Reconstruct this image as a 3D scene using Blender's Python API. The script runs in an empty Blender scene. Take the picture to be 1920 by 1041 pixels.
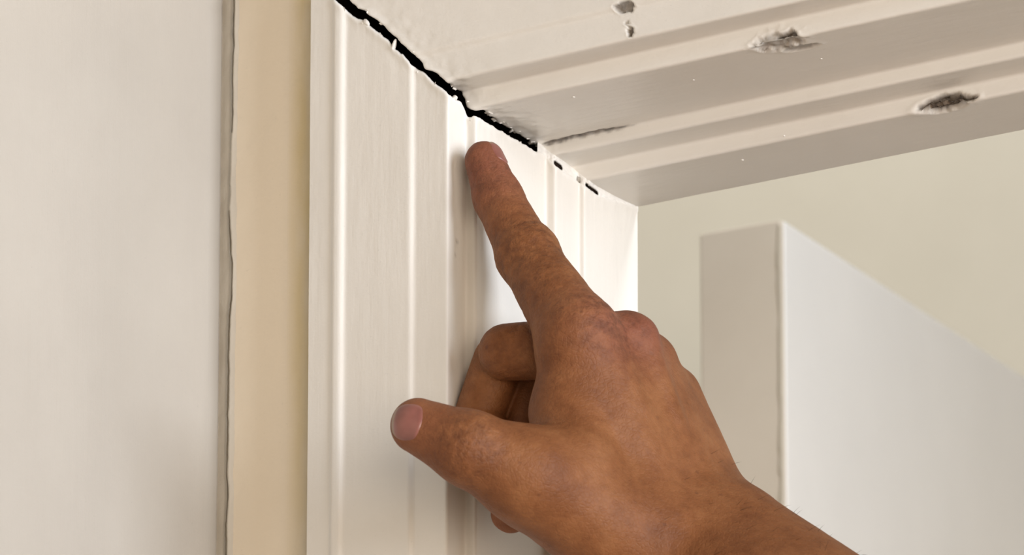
import bpy, math, random
import numpy as np
from mathutils import Vector, Matrix
from math import radians, sin, cos, pi

random.seed(4)
rng = np.random.default_rng(7)
scene = bpy.context.scene
COL = scene.collection

# ------------------------------------------------------------------ camera
cam_d = bpy.data.cameras.new('camera')
cam = bpy.data.objects.new('camera', cam_d)
COL.objects.link(cam)
CAM_POS = Vector((0.80208, -1.29594, 1.51297))
AZ, PITCH = radians(33.5), radians(9.0)          # turned left of the wall normal, tilted up
cam.location = CAM_POS
cam.rotation_euler = (pi / 2 + PITCH, 0, AZ)
cam_d.sensor_width = 36.0
cam_d.lens = 150.0
cam_d.shift_y = 0.57076
cam_d.clip_start, cam_d.clip_end = 0.05, 60
cam_d.dof.use_dof = True
cam_d.dof.focus_distance = 1.49
cam_d.dof.aperture_fstop = 20
scene.camera = cam

# ------------------------------------------------------------------ light
world = bpy.data.worlds.new('room_light')
scene.world = world
world.use_nodes = True
bg = world.node_tree.nodes['Background']
bg.inputs['Color'].default_value = (1.0, 0.86, 0.70, 1)
bg.inputs['Strength'].default_value = 0.12

def area(name, loc, target, size, power, color):
    d = bpy.data.lights.new(name, 'AREA')
    d.shape = 'RECTANGLE'; d.size, d.size_y = size
    d.energy = power; d.color = color
    o = bpy.data.objects.new(name, d); COL.objects.link(o)
    o.location = loc
    o.rotation_euler = (Vector(target) - Vector(loc)).to_track_quat('-Z', 'Y').to_euler()
    return o
area('window_light', (2.6, -0.75, 1.95), (0, -0.1, 1.95), (0.8, 1.2), 76, (0.84, 0.90, 1.0))          # daylight from the right
area('room_light', (2.75, -2.65, 1.35), (0, -0.1, 1.95), (1.6, 1.6), 68, (1.0, 0.85, 0.69))               # warm room behind the camera
area('hall_wall_fill', (-0.75, 0.30, 2.95), (-0.6, 1.17, 2.1), (0.35, 0.35), 7.2, (1.0, 0.93, 0.80))         # unseen fill light, added to brighten the hall wall
hl = bpy.data.lights.new('door_fill_light', 'POINT'); hl.energy = 7.5; hl.shadow_soft_size = 0.06; hl.color = (0.86, 0.92, 1.0)  # unseen point light, added to brighten the open door leaf
hlo = bpy.data.objects.new('door_fill_light', hl); COL.objects.link(hlo); hlo.location = (0.24, 0.12, 2.42)

vs = scene.view_settings
vs.view_transform = 'Standard'; vs.look = 'None'
vs.exposure = 0.0; vs.gamma = 1.0; vs.use_curve_mapping = False

# ------------------------------------------------------------------ helpers
def tag(o, label=None, cat=None, group=None, kind=None):
    if label: o['label'] = label
    if cat: o['category'] = cat
    if group: o['group'] = group
    if kind: o['kind'] = kind
    return o

def mesh_obj(name, verts, faces, mats, parent=None, smooth=False, mat_idx=None):
    me = bpy.data.meshes.new(name)
    me.from_pydata([tuple(map(float, v)) for v in verts], [], [tuple(map(int, f)) for f in faces])
    for m in (mats if isinstance(mats, (list, tuple)) else [mats]): me.materials.append(m)
    if mat_idx is not None: me.polygons.foreach_set('material_index', np.asarray(mat_idx, np.int32))
    if smooth: me.polygons.foreach_set('use_smooth', np.ones(len(me.polygons), bool))
    me.update()
    o = bpy.data.objects.new(name, me); COL.objects.link(o)
    if parent: o.parent = parent
    return o

def boxes(lst):
    V, Fc = [], []
    for (x0, x1, y0, y1, z0, z1) in lst:
        b = len(V)
        V += [(x0,y0,z0),(x1,y0,z0),(x1,y1,z0),(x0,y1,z0),(x0,y0,z1),(x1,y0,z1),(x1,y1,z1),(x0,y1,z1)]
        Fc += [(b,b+3,b+2,b+1),(b+4,b+5,b+6,b+7),(b,b+1,b+5,b+4),(b+1,b+2,b+6,b+5),(b+2,b+3,b+7,b+6),(b+3,b,b+4,b+7)]
    return V, Fc

def float_attr(o, name, vals):
    a = o.data.attributes.new(name, 'FLOAT', 'POINT')
    a.data.foreach_set('value', np.asarray(vals, np.float32))

def vnoise(P, scale, seed=0, octaves=3):
    """smooth value noise on an (n,3) or (n,2) or (n,) array, about -1..1"""
    P = np.asarray(P, float)
    if P.ndim == 1: P = P[:, None]
    out = np.zeros(len(P)); amp = 1.0; tot = 0
    for oc in range(octaves):
        q = P * scale * (2 ** oc) + 17.3 * seed + 5.1 * oc
        i = np.floor(q).astype(np.int64); f = q - i; f = f * f * (3 - 2 * f)
        acc = np.zeros(len(P))
        for c in range(2 ** P.shape[1]):
            w = np.ones(len(P)); h = np.full(len(P), 374761393 + seed * 668265263, np.int64)
            for k in range(P.shape[1]):
                bit = (c >> k) & 1
                w *= f[:, k] if bit else 1 - f[:, k]
                h = (h ^ ((i[:, k] + bit) * (73856093, 19349663, 83492791)[k])) * 1274126177 & 0x7fffffff
            h = (h ^ (h >> 13)) * 1103515245 & 0x7fffffff
            acc += w * ((h % 65536) / 32768.0 - 1)
        out += amp * acc; tot += amp; amp *= 0.5
    return out / tot

# ------------------------------------------------------------------ materials
def new_mat(name):
    m = bpy.data.materials.new(name); m.use_nodes = True
    nt = m.node_tree; b = nt.nodes['Principled BSDF']
    return m, nt, b

def N(nt, t, **kw):
    n = nt.nodes.new(t)
    for k, v in kw.items():
        if k in n.inputs: n.inputs[k].default_value = v
        else: setattr(n, k, v)
    return n

def ramp(nt, src, stops):
    r = nt.nodes.new('ShaderNodeValToRGB'); nt.links.new(src, r.inputs[0])
    el = r.color_ramp.elements
    while len(el) < len(stops): el.new(0.5)
    for e, (p, c) in zip(el, stops):
        e.position = p; e.color = (*c, 1) if len(c) == 3 else c
    return r

def mixc(nt, fac, a, b):
    m = nt.nodes.new('ShaderNodeMix'); m.data_type = 'RGBA'
    if hasattr(fac, 'links'): nt.links.new(fac, m.inputs[0])
    else: m.inputs[0].default_value = fac
    for s, v in ((6, a), (7, b)):
        if hasattr(v, 'links'): nt.links.new(v, m.inputs[s])
        else: m.inputs[s].default_value = (*v, 1)
    return m.outputs[2]

def paint(name, c0, c1, rough=0.45, stretch=(1, 1, 1), wear=False, bump=0.25, stain=None, coat=0.0, chips=0.0):
    """old brushed paint: slow mottling, brush streaks, fine grit"""
    m, nt, b = new_mat(name); L = nt.links.new
    tc = N(nt, 'ShaderNodeTexCoord')
    mp = N(nt, 'ShaderNodeMapping'); mp.inputs['Scale'].default_value = stretch
    L(tc.outputs['Object'], mp.inputs['Vector'])
    n1 = N(nt, 'ShaderNodeTexNoise', Scale=9.0, Detail=5.0, Roughness=0.6); L(tc.outputs['Object'], n1.inputs['Vector'])
    n2 = N(nt, 'ShaderNodeTexNoise', Scale=260.0, Detail=4.0, Roughness=0.6); L(mp.outputs[0], n2.inputs['Vector'])
    n3 = N(nt, 'ShaderNodeTexNoise', Scale=900.0, Detail=2.0); L(tc.outputs['Object'], n3.inputs['Vector'])
    mott = ramp(nt, n1.outputs['Fac'], [(0.3, c0), (0.7, c1)])
    col = mott.outputs[0]
    speck = ramp(nt, n3.outputs['Fac'], [(0.70, (0, 0, 0)), (0.80, (1, 1, 1))])
    sf = N(nt, 'ShaderNodeMath', operation='MULTIPLY'); L(speck.outputs[0], sf.inputs[0]); sf.inputs[1].default_value = 0.18
    col = mixc(nt, sf.outputs[0], col, tuple(0.55 * v for v in c0))
    if stain:
        at = N(nt, 'ShaderNodeAttribute', attribute_name='stain')
        col = mixc(nt, at.outputs['Fac'], col, stain)
    if wear:
        at0 = N(nt, 'ShaderNodeAttribute', attribute_name='chalk')
        col = mixc(nt, at0.outputs['Fac'], col, (0.86, 0.84, 0.80))
        at2 = N(nt, 'ShaderNodeAttribute', attribute_name='bare')
        nb = N(nt, 'ShaderNodeTexNoise', Scale=420.0, Detail=4.0, Roughness=0.7); L(tc.outputs['Object'], nb.inputs['Vector'])
        wood = ramp(nt, nb.outputs['Fac'], [(0.35, (0.035, 0.024, 0.017)), (0.62, (0.16, 0.125, 0.095))])
        col = mixc(nt, at2.outputs['Fac'], col, wood.outputs[0])
    L(col, b.inputs['Base Color'])
    b.inputs['Roughness'].default_value = rough
    b.inputs['Coat Weight'].default_value = coat
    b.inputs['Coat Roughness'].default_value = 0.25
    add = N(nt, 'ShaderNodeMath', operation='ADD'); L(n2.outputs['Fac'], add.inputs[0])
    mul = N(nt, 'ShaderNodeMath', operation='MULTIPLY'); L(n3.outputs['Fac'], mul.inputs[0]); mul.inputs[1].default_value = 0.35
    L(mul.outputs[0], add.inputs[1])
    bp = N(nt, 'ShaderNodeBump', Strength=bump, Distance=0.0005); L(add.outputs[0], bp.inputs['Height'])
    L(bp.outputs[0], b.inputs['Normal'])
    return m

M_trim_v = paint('cream_gloss_paint_upright', (0.73, 0.695, 0.635), (0.79, 0.755, 0.695), 0.38, (1, 1, 0.06), wear=True, bump=0.3, coat=0.15)
M_trim_h = paint('cream_gloss_paint_lintel', (0.73, 0.695, 0.635), (0.79, 0.755, 0.695), 0.42, (0.06, 1, 1), wear=True, bump=0.3, coat=0.15)
M_wall_back = paint('cream_wall_paint', (0.83, 0.73, 0.58), (0.88, 0.78, 0.63), 0.6, bump=0.35, stain=(0.74, 0.58, 0.27))
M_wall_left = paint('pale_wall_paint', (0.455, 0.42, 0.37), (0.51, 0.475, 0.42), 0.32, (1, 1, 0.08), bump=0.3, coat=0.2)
M_wall_far = paint('beige_hall_paint', (0.67, 0.645, 0.575), (0.72, 0.695, 0.625), 0.7, bump=0.2)
M_door = paint('white_door_paint', (0.76, 0.755, 0.75), (0.80, 0.795, 0.79), 0.5, (1, 1, 0.06), bump=0.15)
M_door_edge = paint('shaded_door_edge_paint', (0.60, 0.54, 0.46), (0.66, 0.60, 0.52), 0.6, (1, 1, 0.06), bump=0.2)  # same door, narrow side darker: its shade is put into the colour
M_caulk = paint('old_caulk', (0.60, 0.55, 0.47), (0.66, 0.61, 0.52), 0.6, bump=0.5)
M_filler = paint('white_filler', (0.74, 0.70, 0.64), (0.82, 0.79, 0.74), 0.7, bump=0.8)
M_floor = paint('warm_floor_boards', (0.34, 0.26, 0.18), (0.42, 0.33, 0.23), 0.5, (0.05, 1, 1), bump=0.2)

def plain(name, c, rough=0.9):
    m, nt, b = new_mat(name); L = nt.links.new
    tc = N(nt, 'ShaderNodeTexCoord'); n = N(nt, 'ShaderNodeTexNoise', Scale=180.0, Detail=4.0); L(tc.outputs['Object'], n.inputs['Vector'])
    r = ramp(nt, n.outputs['Fac'], [(0.3, tuple(0.5 * v for v in c)), (0.7, c)]); L(r.outputs[0], b.inputs['Base Color'])
    b.inputs['Roughness'].default_value = rough; b.inputs['Specular IOR Level'].default_value = 0.1
    return m
M_dark = plain('shade_dark_timber', (0.022, 0.013, 0.009))  # near-black timber, the shade of cracks and holes is in the colour

# ------------------------------------------------------------------ profiles of the door lining (mm)
# upright: (x, y) from the hall-side arris outwards; lintel: (height above 2000, y)
JP = [(0, 0), (0, -36.5), (-2.3, -36.5), (-2.3, -52.3), (-6.4, -52.3), (-6.4, -97.6), (-10.5, -97.6), (-10.5, -109), (-24.6, -109), (-25.8, -110.3), (-53.6, -110.5), (-54.9, -112), (-57.7, -112.2), (-59.2, -111.2), (-69, -111)]
HP = [(0, 0), (0, -36.5), (6.2, -36.5), (6.2, -51.5), (11.4, -51.5), (11.4, -97.0), (18.6, -97.0), (18.6, -109.5), (29.6, -109.5), (30.8, -110.8), (58.6, -111), (59.9, -112.5), (62.7, -112.7), (64.2, -111.7), (74, -111.5)]
JT = np.array([(0.0, 2000.53), (0.7, 2000.25), (1.4, 2000.11), (2.1, 2000.11), (2.8, 1999.97), (3.5, 1999.82), (4.2, 1999.82), (4.9, 1999.68), (5.6, 1999.54), (6.3, 1999.54), (7.0, 1999.4), (7.7, 1999.26), (8.4, 1999.26), (9.1, 1999.12), (9.8, 1999.12), (10.5, 1998.97), (11.2, 1998.97), (11.9, 1998.83), (12.6, 1998.69), (13.3, 1998.69), (14.0, 1998.55), (14.7, 1998.55), (15.4, 1998.41), (16.1, 1998.27), (16.8, 1998.27), (17.5, 1998.12), (18.2, 1998.12), (18.9, 1997.98), (19.6, 1997.98), (20.3, 1997.84), (21.0, 1997.84), (21.7, 1997.84), (22.4, 1997.7), (23.1, 1997.7), (23.8, 1997.56), (24.5, 1997.56), (25.2, 1997.41), (25.9, 1997.41), (26.6, 1997.27), (27.3, 1997.27), (28.0, 1997.27), (28.7, 1997.41), (29.4, 1997.56), (30.11, 1997.7), (30.81, 1997.7), (31.51, 1997.84), (32.21, 1997.98), (32.91, 1998.12), (33.61, 1998.12), (34.31, 1998.27), (35.01, 1998.41), (35.71, 1998.41), (36.41, 1998.69), (37.11, 1999.26), (37.81, 1999.68), (38.51, 2000.11), (39.21, 2000.39), (39.91, 2000.39), (40.61, 2000.53), (41.31, 2000.68), (42.01, 2000.82), (42.71, 2000.82), (43.41, 2000.96), (44.11, 2000.96), (44.81, 2001.1), (45.51, 2001.1), (46.21, 2001.24), (46.91, 2001.24), (47.61, 2001.24), (48.31, 2001.38), (49.01, 2001.38), (49.71, 2001.53), (50.41, 2001.67), (51.11, 2001.67), (51.81, 2001.81), (52.51, 2001.95), (53.21, 2002.09), (53.91, 2002.52), (54.61, 2003.37), (55.31, 2004.22), (56.01, 2004.93), (56.71, 2005.64), (57.41, 2006.35), (58.11, 2006.63), (58.81, 2006.91), (59.51, 2007.06), (60.21, 2007.2), (60.91, 2007.2), (61.61, 2007.06), (62.31, 2006.77), (63.01, 2006.35), (63.71, 2006.35), (64.41, 2006.35), (65.11, 2006.35), (65.81, 2006.49), (66.51, 2006.49), (67.21, 2006.49), (67.91, 2006.63), (68.61, 2006.63), (69.31, 2006.63), (70.01, 2006.77), (70.71, 2006.77), (71.41, 2006.77), (72.11, 2006.91), (72.81, 2006.91), (73.51, 2006.91), (74.21, 2006.91), (74.91, 2006.91), (75.61, 2007.06), (76.31, 2007.06), (77.01, 2007.06), (77.71, 2007.06), (78.41, 2007.06), (79.11, 2007.06), (79.81, 2007.06), (80.51, 2007.2), (81.21, 2007.2), (81.91, 2007.34), (82.61, 2007.34), (83.31, 2007.48), (84.01, 2007.62), (84.71, 2007.62), (85.41, 2007.76), (86.11, 2007.62), (86.81, 2007.48), (87.51, 2007.34), (88.21, 2007.34), (88.91, 2007.48), (89.61, 2007.62), (90.32, 2007.76), (91.02, 2007.91), (91.72, 2008.05), (92.42, 2008.05), (93.12, 2008.05), (93.82, 2008.05), (94.52, 2008.05), (95.22, 2008.05), (95.92, 2008.05), (96.62, 2008.05), (97.32, 2008.19), (98.02, 2008.33), (98.72, 2008.33), (99.42, 2008.47), (100.12, 2008.47), (100.82, 2008.47), (101.52, 2008.47), (102.22, 2008.62), (102.92, 2008.62), (103.62, 2008.62), (104.32, 2008.47), (105.02, 2008.47), (105.72, 2008.76), (106.42, 2010.88), (107.12, 2011.73), (107.82, 2012.3), (108.52, 2012.87), (109.22, 2013.44), (109.92, 2013.72), (110.62, 2013.72), (111.32, 2013.58), (112.02, 2013.58), (112.72, 2013.72), (113.42, 2013.72), (114.12, 2013.86), (114.82, 2013.86), (115.52, 2014.0), (116.22, 2014.0), (116.92, 2014.29), (117.62, 2015.0), (118.32, 2015.56), (119.02, 2016.27), (119.72, 2016.98), (120.42, 2017.41), (121.12, 2017.97), (121.82, 2018.54), (122.52, 2019.11), (123.22, 2019.67), (123.92, 2020.53), (124.62, 2021.23), (125.32, 2022.09), (126.02, 2022.79), (126.72, 2023.64), (127.42, 2024.07), (128.12, 2024.5), (128.82, 2024.92), (129.52, 2025.49), (130.22, 2026.06), (130.92, 2026.62), (131.62, 2027.05), (132.32, 2027.61), (133.02, 2028.47), (133.72, 2029.46), (134.42, 2030.31), (135.12, 2031.16), (135.82, 2031.87), (136.52, 2032.29), (137.22, 2032.86), (137.92, 2033.43), (138.62, 2033.85), (139.32, 2034.56), (140.02, 2035.13), (140.72, 2036.26), (141.42, 2037.54), (142.12, 2038.25), (142.82, 2038.82), (143.52, 2039.52), (144.22, 2040.09), (144.92, 2040.66), (145.62, 2041.37), (146.32, 2041.93), (147.02, 2042.5), (147.72, 2043.21), (148.42, 2043.78), (149.12, 2044.35), (149.83, 2045.05), (150.53, 2045.62), (151.23, 2046.33), (151.93, 2046.9), (152.63, 2047.46), (153.33, 2048.17), (154.03, 2048.46), (154.73, 2048.74), (155.43, 2049.17), (156.13, 2049.59), (156.83, 2050.02), (157.53, 2050.58), (158.23, 2051.15), (158.93, 2051.72), (159.63, 2052.29), (160.33, 2053.14), (161.03, 2053.99), (161.73, 2054.7), (162.43, 2055.26), (163.13, 2055.69), (163.83, 2056.26), (164.53, 2056.96), (165.23, 2057.67), (165.93, 2058.1), (166.63, 2058.67), (167.33, 2059.37), (168.03, 2060.08), (168.73, 2060.79), (169.43, 2061.5), (170.13, 2062.21), (170.83, 2062.92), (171.53, 2063.49), (172.23, 2064.2), (172.93, 2064.62), (173.63, 2064.76), (174.33, 2064.9), (175.03, 2065.05), (175.73, 2065.19), (176.43, 2065.33)])      # arc length along the upright's profile -> height where it breaks off
HT = np.array([(0.0, -12.04), (0.7, -12.04), (1.4, -12.04), (2.1, -12.04), (2.8, -12.04), (3.5, -12.04), (4.2, -12.04), (4.9, -12.04), (5.6, -12.04), (6.3, -12.04), (7.0, -12.04), (7.7, -12.04), (8.4, -12.04), (9.1, -12.04), (9.8, -12.04), (10.5, -12.04), (11.2, -12.04), (11.9, -12.04), (12.6, -12.04), (13.3, -12.04), (14.0, -12.04), (14.7, -12.04), (15.41, -12.04), (16.11, -12.04), (16.81, -12.04), (17.51, -12.04), (18.21, -12.04), (18.91, -12.04), (19.61, -12.04), (20.31, -12.04), (21.01, -12.04), (21.71, -12.04), (22.41, -12.04), (23.11, -12.04), (23.81, -12.04), (24.51, -12.04), (25.21, -12.04), (25.91, -12.04), (26.61, -12.04), (27.31, -12.04), (28.01, -12.04), (28.71, -12.04), (29.41, -12.04), (30.11, -12.04), (30.81, -12.04), (31.51, -12.04), (32.21, -12.04), (32.91, -12.04), (33.61, -12.04), (34.31, -12.04), (35.01, -12.04), (35.71, -12.04), (36.41, -12.04), (37.11, -12.04), (37.81, -12.04), (38.51, -12.04), (39.21, -12.04), (39.91, -12.04), (40.61, -12.04), (41.31, -12.04), (42.01, -12.04), (42.71, -12.04), (43.41, -12.04), (44.11, -12.04), (44.82, -12.04), (45.52, -12.04), (46.22, -12.04), (46.92, -12.04), (47.62, -12.04), (48.32, -12.04), (49.02, -12.04), (49.72, -12.04), (50.42, -12.04), (51.12, -12.04), (51.82, -11.94), (52.52, -11.44), (53.22, -11.04), (53.92, -10.54), (54.62, -10.04), (55.32, -9.64), (56.02, -9.14), (56.72, -8.84), (57.42, -8.74), (58.12, -8.64), (58.82, -8.74), (59.52, -9.44), (60.22, -10.04), (60.92, -10.54), (61.62, -10.84), (62.32, -10.84), (63.02, -10.74), (63.72, -10.54), (64.42, -10.44), (65.12, -10.24), (65.82, -10.14), (66.52, -10.04), (67.22, -9.94), (67.92, -9.94), (68.62, -9.84), (69.32, -9.74), (70.02, -9.74), (70.72, -9.64), (71.42, -9.64), (72.12, -9.54), (72.82, -9.54), (73.52, -9.44), (74.22, -9.44), (74.93, -9.44), (75.63, -9.44), (76.33, -9.44), (77.03, -9.44), (77.73, -9.34), (78.43, -9.34), (79.13, -9.34), (79.83, -9.24), (80.53, -9.24), (81.23, -9.14), (81.93, -9.04), (82.63, -8.94), (83.33, -8.84), (84.03, -8.74), (84.73, -8.74), (85.43, -8.64), (86.13, -8.64), (86.83, -8.54), (87.53, -8.54), (88.23, -8.44), (88.93, -8.44), (89.63, -8.44), (90.33, -8.44), (91.03, -8.44), (91.73, -8.24), (92.43, -7.94), (93.13, -7.74), (93.83, -7.44), (94.53, -7.14), (95.23, -6.94), (95.93, -6.64), (96.63, -6.44), (97.33, -6.34), (98.03, -7.04), (98.73, -6.94), (99.43, -6.64), (100.13, -6.44), (100.83, -6.24), (101.53, -5.94), (102.23, -5.74), (102.93, -5.54), (103.63, -5.24), (104.34, -5.04), (105.04, -5.44), (105.74, -8.64), (106.44, -9.74), (107.14, -10.64), (107.84, -11.14), (108.54, -11.34), (109.24, -11.54), (109.94, -11.74), (110.64, -11.84), (111.34, -12.04), (112.04, -12.34), (112.74, -12.64), (113.44, -12.64), (114.14, -12.34), (114.84, -12.24), (115.54, -12.44), (116.24, -12.64), (116.94, -12.84), (117.64, -12.94), (118.34, -12.74), (119.04, -12.54), (119.74, -12.34), (120.44, -12.14), (121.14, -11.94), (121.84, -11.74), (122.54, -11.54), (123.24, -11.34), (123.94, -11.24), (124.64, -11.14), (125.34, -11.54), (126.04, -12.34), (126.74, -13.14), (127.44, -13.94), (128.14, -14.74), (128.84, -15.64), (129.54, -16.44), (130.24, -18.35), (130.94, -20.15), (131.64, -20.35), (132.34, -20.65), (133.04, -20.85), (133.74, -21.05), (134.45, -21.75), (135.15, -22.65), (135.85, -23.35), (136.55, -23.85), (137.25, -24.25), (137.95, -24.85), (138.65, -25.55), (139.35, -26.25), (140.05, -26.95), (140.75, -27.65), (141.45, -28.35), (142.15, -29.15), (142.85, -29.85), (143.55, -30.45), (144.25, -31.05), (144.95, -31.65), (145.65, -32.35), (146.35, -33.25), (147.05, -34.16), (147.75, -34.76), (148.45, -35.36), (149.15, -35.96), (149.85, -36.56), (150.55, -37.16), (151.25, -37.96), (151.95, -38.76), (152.65, -39.56), (153.35, -40.36), (154.05, -41.36), (154.75, -42.26), (155.45, -43.26), (156.15, -43.96), (156.85, -44.56), (157.55, -45.06), (158.25, -45.86), (158.95, -47.96), (159.65, -48.66), (160.35, -49.36), (161.05, -50.06), (161.75, -50.77), (162.45, -51.37), (163.15, -51.97), (163.86, -52.67), (164.56, -53.27), (165.26, -53.87), (165.96, -54.27), (166.66, -54.57), (167.36, -55.07), (168.06, -55.67), (168.76, -56.27), (169.46, -56.97), (170.16, -57.57), (170.86, -58.27), (171.56, -58.97), (172.26, -59.67), (172.96, -60.27), (173.66, -60.97), (174.36, -61.67), (175.06, -62.27), (175.76, -62.97), (176.46, -63.57), (177.16, -64.27), (177.86, -65.77), (178.56, -69.08), (179.26, -72.38), (179.96, -75.68), (180.66, -78.98), (181.36, -82.38)])      # arc length along the lintel's profile -> x where it breaks off
def fillet(P, r, n=4):
    P = [np.array(p, float) for p in P]; out = [P[0]]
    for i in range(1, len(P) - 1):
        a, b, c = P[i-1], P[i], P[i+1]
        d1, d2 = a - b, c - b; l1, l2 = np.linalg.norm(d1), np.linalg.norm(d2)
        rr = min(r, .42 * l1, .42 * l2); p1, p2 = b + d1 / l1 * rr, b + d2 / l2 * rr
        for t in np.linspace(0, 1, n + 1): out.append((1-t)**2 * p1 + 2*t*(1-t) * b + t*t * p2)
    out.append(P[-1]); return np.array(out)
def resample(P, step):
    s = np.r_[0, np.cumsum(np.linalg.norm(np.diff(P, axis=0), axis=1))]
    n = int(s[-1] / step); t = np.linspace(0, s[-1], n + 1)
    p = np.c_[np.interp(t, s, P[:, 0]), np.interp(t, s, P[:, 1])]
    g = np.gradient(p, axis=0); g /= np.linalg.norm(g, axis=1)[:, None]
    return p, t, g

def grid_faces(nr, nc):
    r, c = np.meshgrid(np.arange(nr - 1), np.arange(nc - 1), indexing='ij')
    a = (r * nc + c).ravel()
    return np.c_[a, a + 1, a + nc + 1, a + nc]

# ------------------------------------------------------------------ setting
# the upright lining with its moulded steps
jp, js, jg = resample(fillet(JP, 1.0), 0.6)
jn = np.c_[-jg[:, 1], jg[:, 0]]                     # outward normal (towards +x / -y)
if (jn @ np.array([1, -1])).mean() < 0: jn = -jn
ztop = np.interp(js, JT[:, 0], JT[:, 1]) + 0.35 * vnoise(js, 0.9, 3)
rows = np.r_[0, 0.25, 0.6, 1.1, 2, 3.2, np.arange(5, 150, 1.3), 170, 200, 240, 300]
nr, nc = len(rows) + 1, len(js)
Z = np.empty((nr, nc)); X = np.empty((nr, nc)); Y = np.empty((nr, nc))
for i, d in enumerate(rows):
    Z[i] = ztop - d
    lip = 0.35 * math.exp(-((d - 1.2) / 1.3) ** 2) - (0.5 if d == 0 else 0.12 if d < .5 else 0)
    X[i] = jp[:, 0] + jn[:, 0] * lip; Y[i] = jp[:, 1] + jn[:, 1] * lip
Z[-1] = 0; X[-1] = jp[:, 0]; Y[-1] = jp[:, 1]
pts = np.c_[X.ravel(), Y.ravel(), Z.ravel()]
amp = 0.13 * vnoise(pts * [1, 1, .25], 0.12, 11) + 0.05 * vnoise(pts * [1, 1, .3], 0.5, 12)
# small knocks and pits in the paint
bare = np.zeros(len(pts))
for (px_, py_, pz_, r_, dep) in [(-35, -112, 1946, .7, .3), (-44, -112, 1900, .7, .3), (-10.5, -103, 1962, 1.1, .5), (-10.5, -104, 1957, .8, .4), (-55.5, -114.4, 2008, 1.0, .5), (-62, -112, 1960, .7, .4)]:
    d = np.linalg.norm((pts - [px_, py_, pz_]), axis=1)
    w = np.clip(1 - d / r_, 0, 1); amp -= dep * w; bare = np.maximum(bare, 0.35 * np.clip(w * 2, 0, 1))
dtop = np.r_[np.repeat(rows, nc), np.full(nc, 999.)]
chalk = np.clip(1.15 - dtop / (1.6 + 1.4 * vnoise(pts, 0.35, 14)), 0, 1) * .85
wide = np.exp(-(dtop / 9) ** 2)
amp += wide * 0.22 * vnoise(pts, 0.3, 15)
nrm = np.tile(jn, (nr, 1))
pts[:, 0] += nrm[:, 0] * amp; pts[:, 1] += nrm[:, 1] * amp
faces = [tuple(f[::-1]) for f in grid_faces(nr, nc)]
mi = [0] * len(faces)
# raw broken end going back into the wall
b0 = len(pts)
inn = np.c_[pts[:nc, 0] - 7, pts[:nc, 1] + 7, pts[:nc, 2] - 1.0]
pts = np.r_[pts, inn]
for i in range(nc - 1):
    faces.append((i, i + 1, b0 + i + 1, b0 + i)); mi.append(1)
upright = mesh_obj('trim_1', pts / 1000, faces, [M_trim_v, M_dark], smooth=True, mat_idx=mi)
float_attr(upright, 'bare', np.r_[bare, np.zeros(nc)])
float_attr(upright, 'chalk', np.r_[chalk, np.zeros(nc)])
tag(upright, 'upright cream door lining with moulded steps, split from the lintel above', 'door frame', kind='structure')

# the lintel lining
hp, hs, hg = resample(fillet(HP, 1.2), 0.6)
hn = np.c_[-hg[:, 1], hg[:, 0]]
if (hn @ np.array([-1, -1])).mean() < 0: hn = -hn
xl = np.interp(hs, HT[:, 0], HT[:, 1]) + 0.4 * vnoise(hs, 0.9, 5)
cols = np.r_[0, 0.25, 0.6, 1.1, 2, 3.2, np.arange(4.5, 230, 0.75), 260, 320, 450, 700, 985]
nr, nc = len(cols), len(hs)
X = np.empty((nr, nc)); Y = np.empty((nr, nc)); Z = np.empty((nr, nc))
for i, d in enumerate(cols):
    X[i] = xl + d
    lip = 0.4 * math.exp(-((d - 1.2) / 1.5) ** 2) - (0.5 if d == 0 else 0.12 if d < .5 else 0)
    Z[i] = 2000 + hp[:, 0] + hn[:, 0] * lip; Y[i] = hp[:, 1] + hn[:, 1] * lip
pts = np.c_[X.ravel(), Y.ravel(), Z.ravel()]
amp = 0.16 * vnoise(pts * [.25, 1, 1], 0.12, 21) + 0.06 * vnoise(pts * [.3, 1, 1], 0.5, 22)
bare = np.zeros(len(pts))
nz = vnoise(pts, 0.45, 31)
# (a) deep gouge in the lower arris, (b) flaked patch and (c) its tail, (d)(e) peeled spots by the ridge
def gouge(cx, cy, cz, lx, rad, depth, tilt=0.0, bmax=1.0, rag=0.35):
    global amp, bare
    q = pts - [cx, cy, cz]
    cross = np.hypot(q[:, 1] * .55, q[:, 2] - tilt * q[:, 0])
    r = np.sqrt((q[:, 0] / lx) ** 2 + (cross / rad) ** 2) + rag * nz
    w = np.clip((1 - r) / 0.25, 0, 1)
    amp -= depth * w * (0.75 + 0.5 * vnoise(pts, 0.8, 33))
    lipw = np.exp(-((r - 1.12) / 0.16) ** 2); amp += 0.22 * lipw
    bare = np.maximum(bare, bmax * np.clip(w * 1.3, 0, 1))
gouge(146.5, -37.5, 2001.4, 11.5, 3.4, 3.4, rag=.2)
gouge(156, -38.0, 2001.2, 5.5, 1.4, 2.4, rag=.15)
gouge(115.5, -95.5, 2012.0, 9.0, 3.6, 1.6, bmax=0.5, rag=.5)
gouge(119, -96.5, 2013.0, 5.0, 1.6, 1.2, bmax=1.0, rag=.5)
gouge(120, -88.0, 2011.4, 7.0, 1.5, 1.0, bmax=0.55, rag=.3)
gouge(63, -110.5, 2030.5, 3.6, 2.4, 1.3, bmax=0.8, rag=.8)
gouge(65.2, -109.5, 2021.6, 1.4, 2.2, 1.6, bmax=0.95, rag=.6)
gouge(64.0, -109.5, 2025.0, 0.9, 0.9, 1.0, bmax=0.3, rag=.5)
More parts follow.
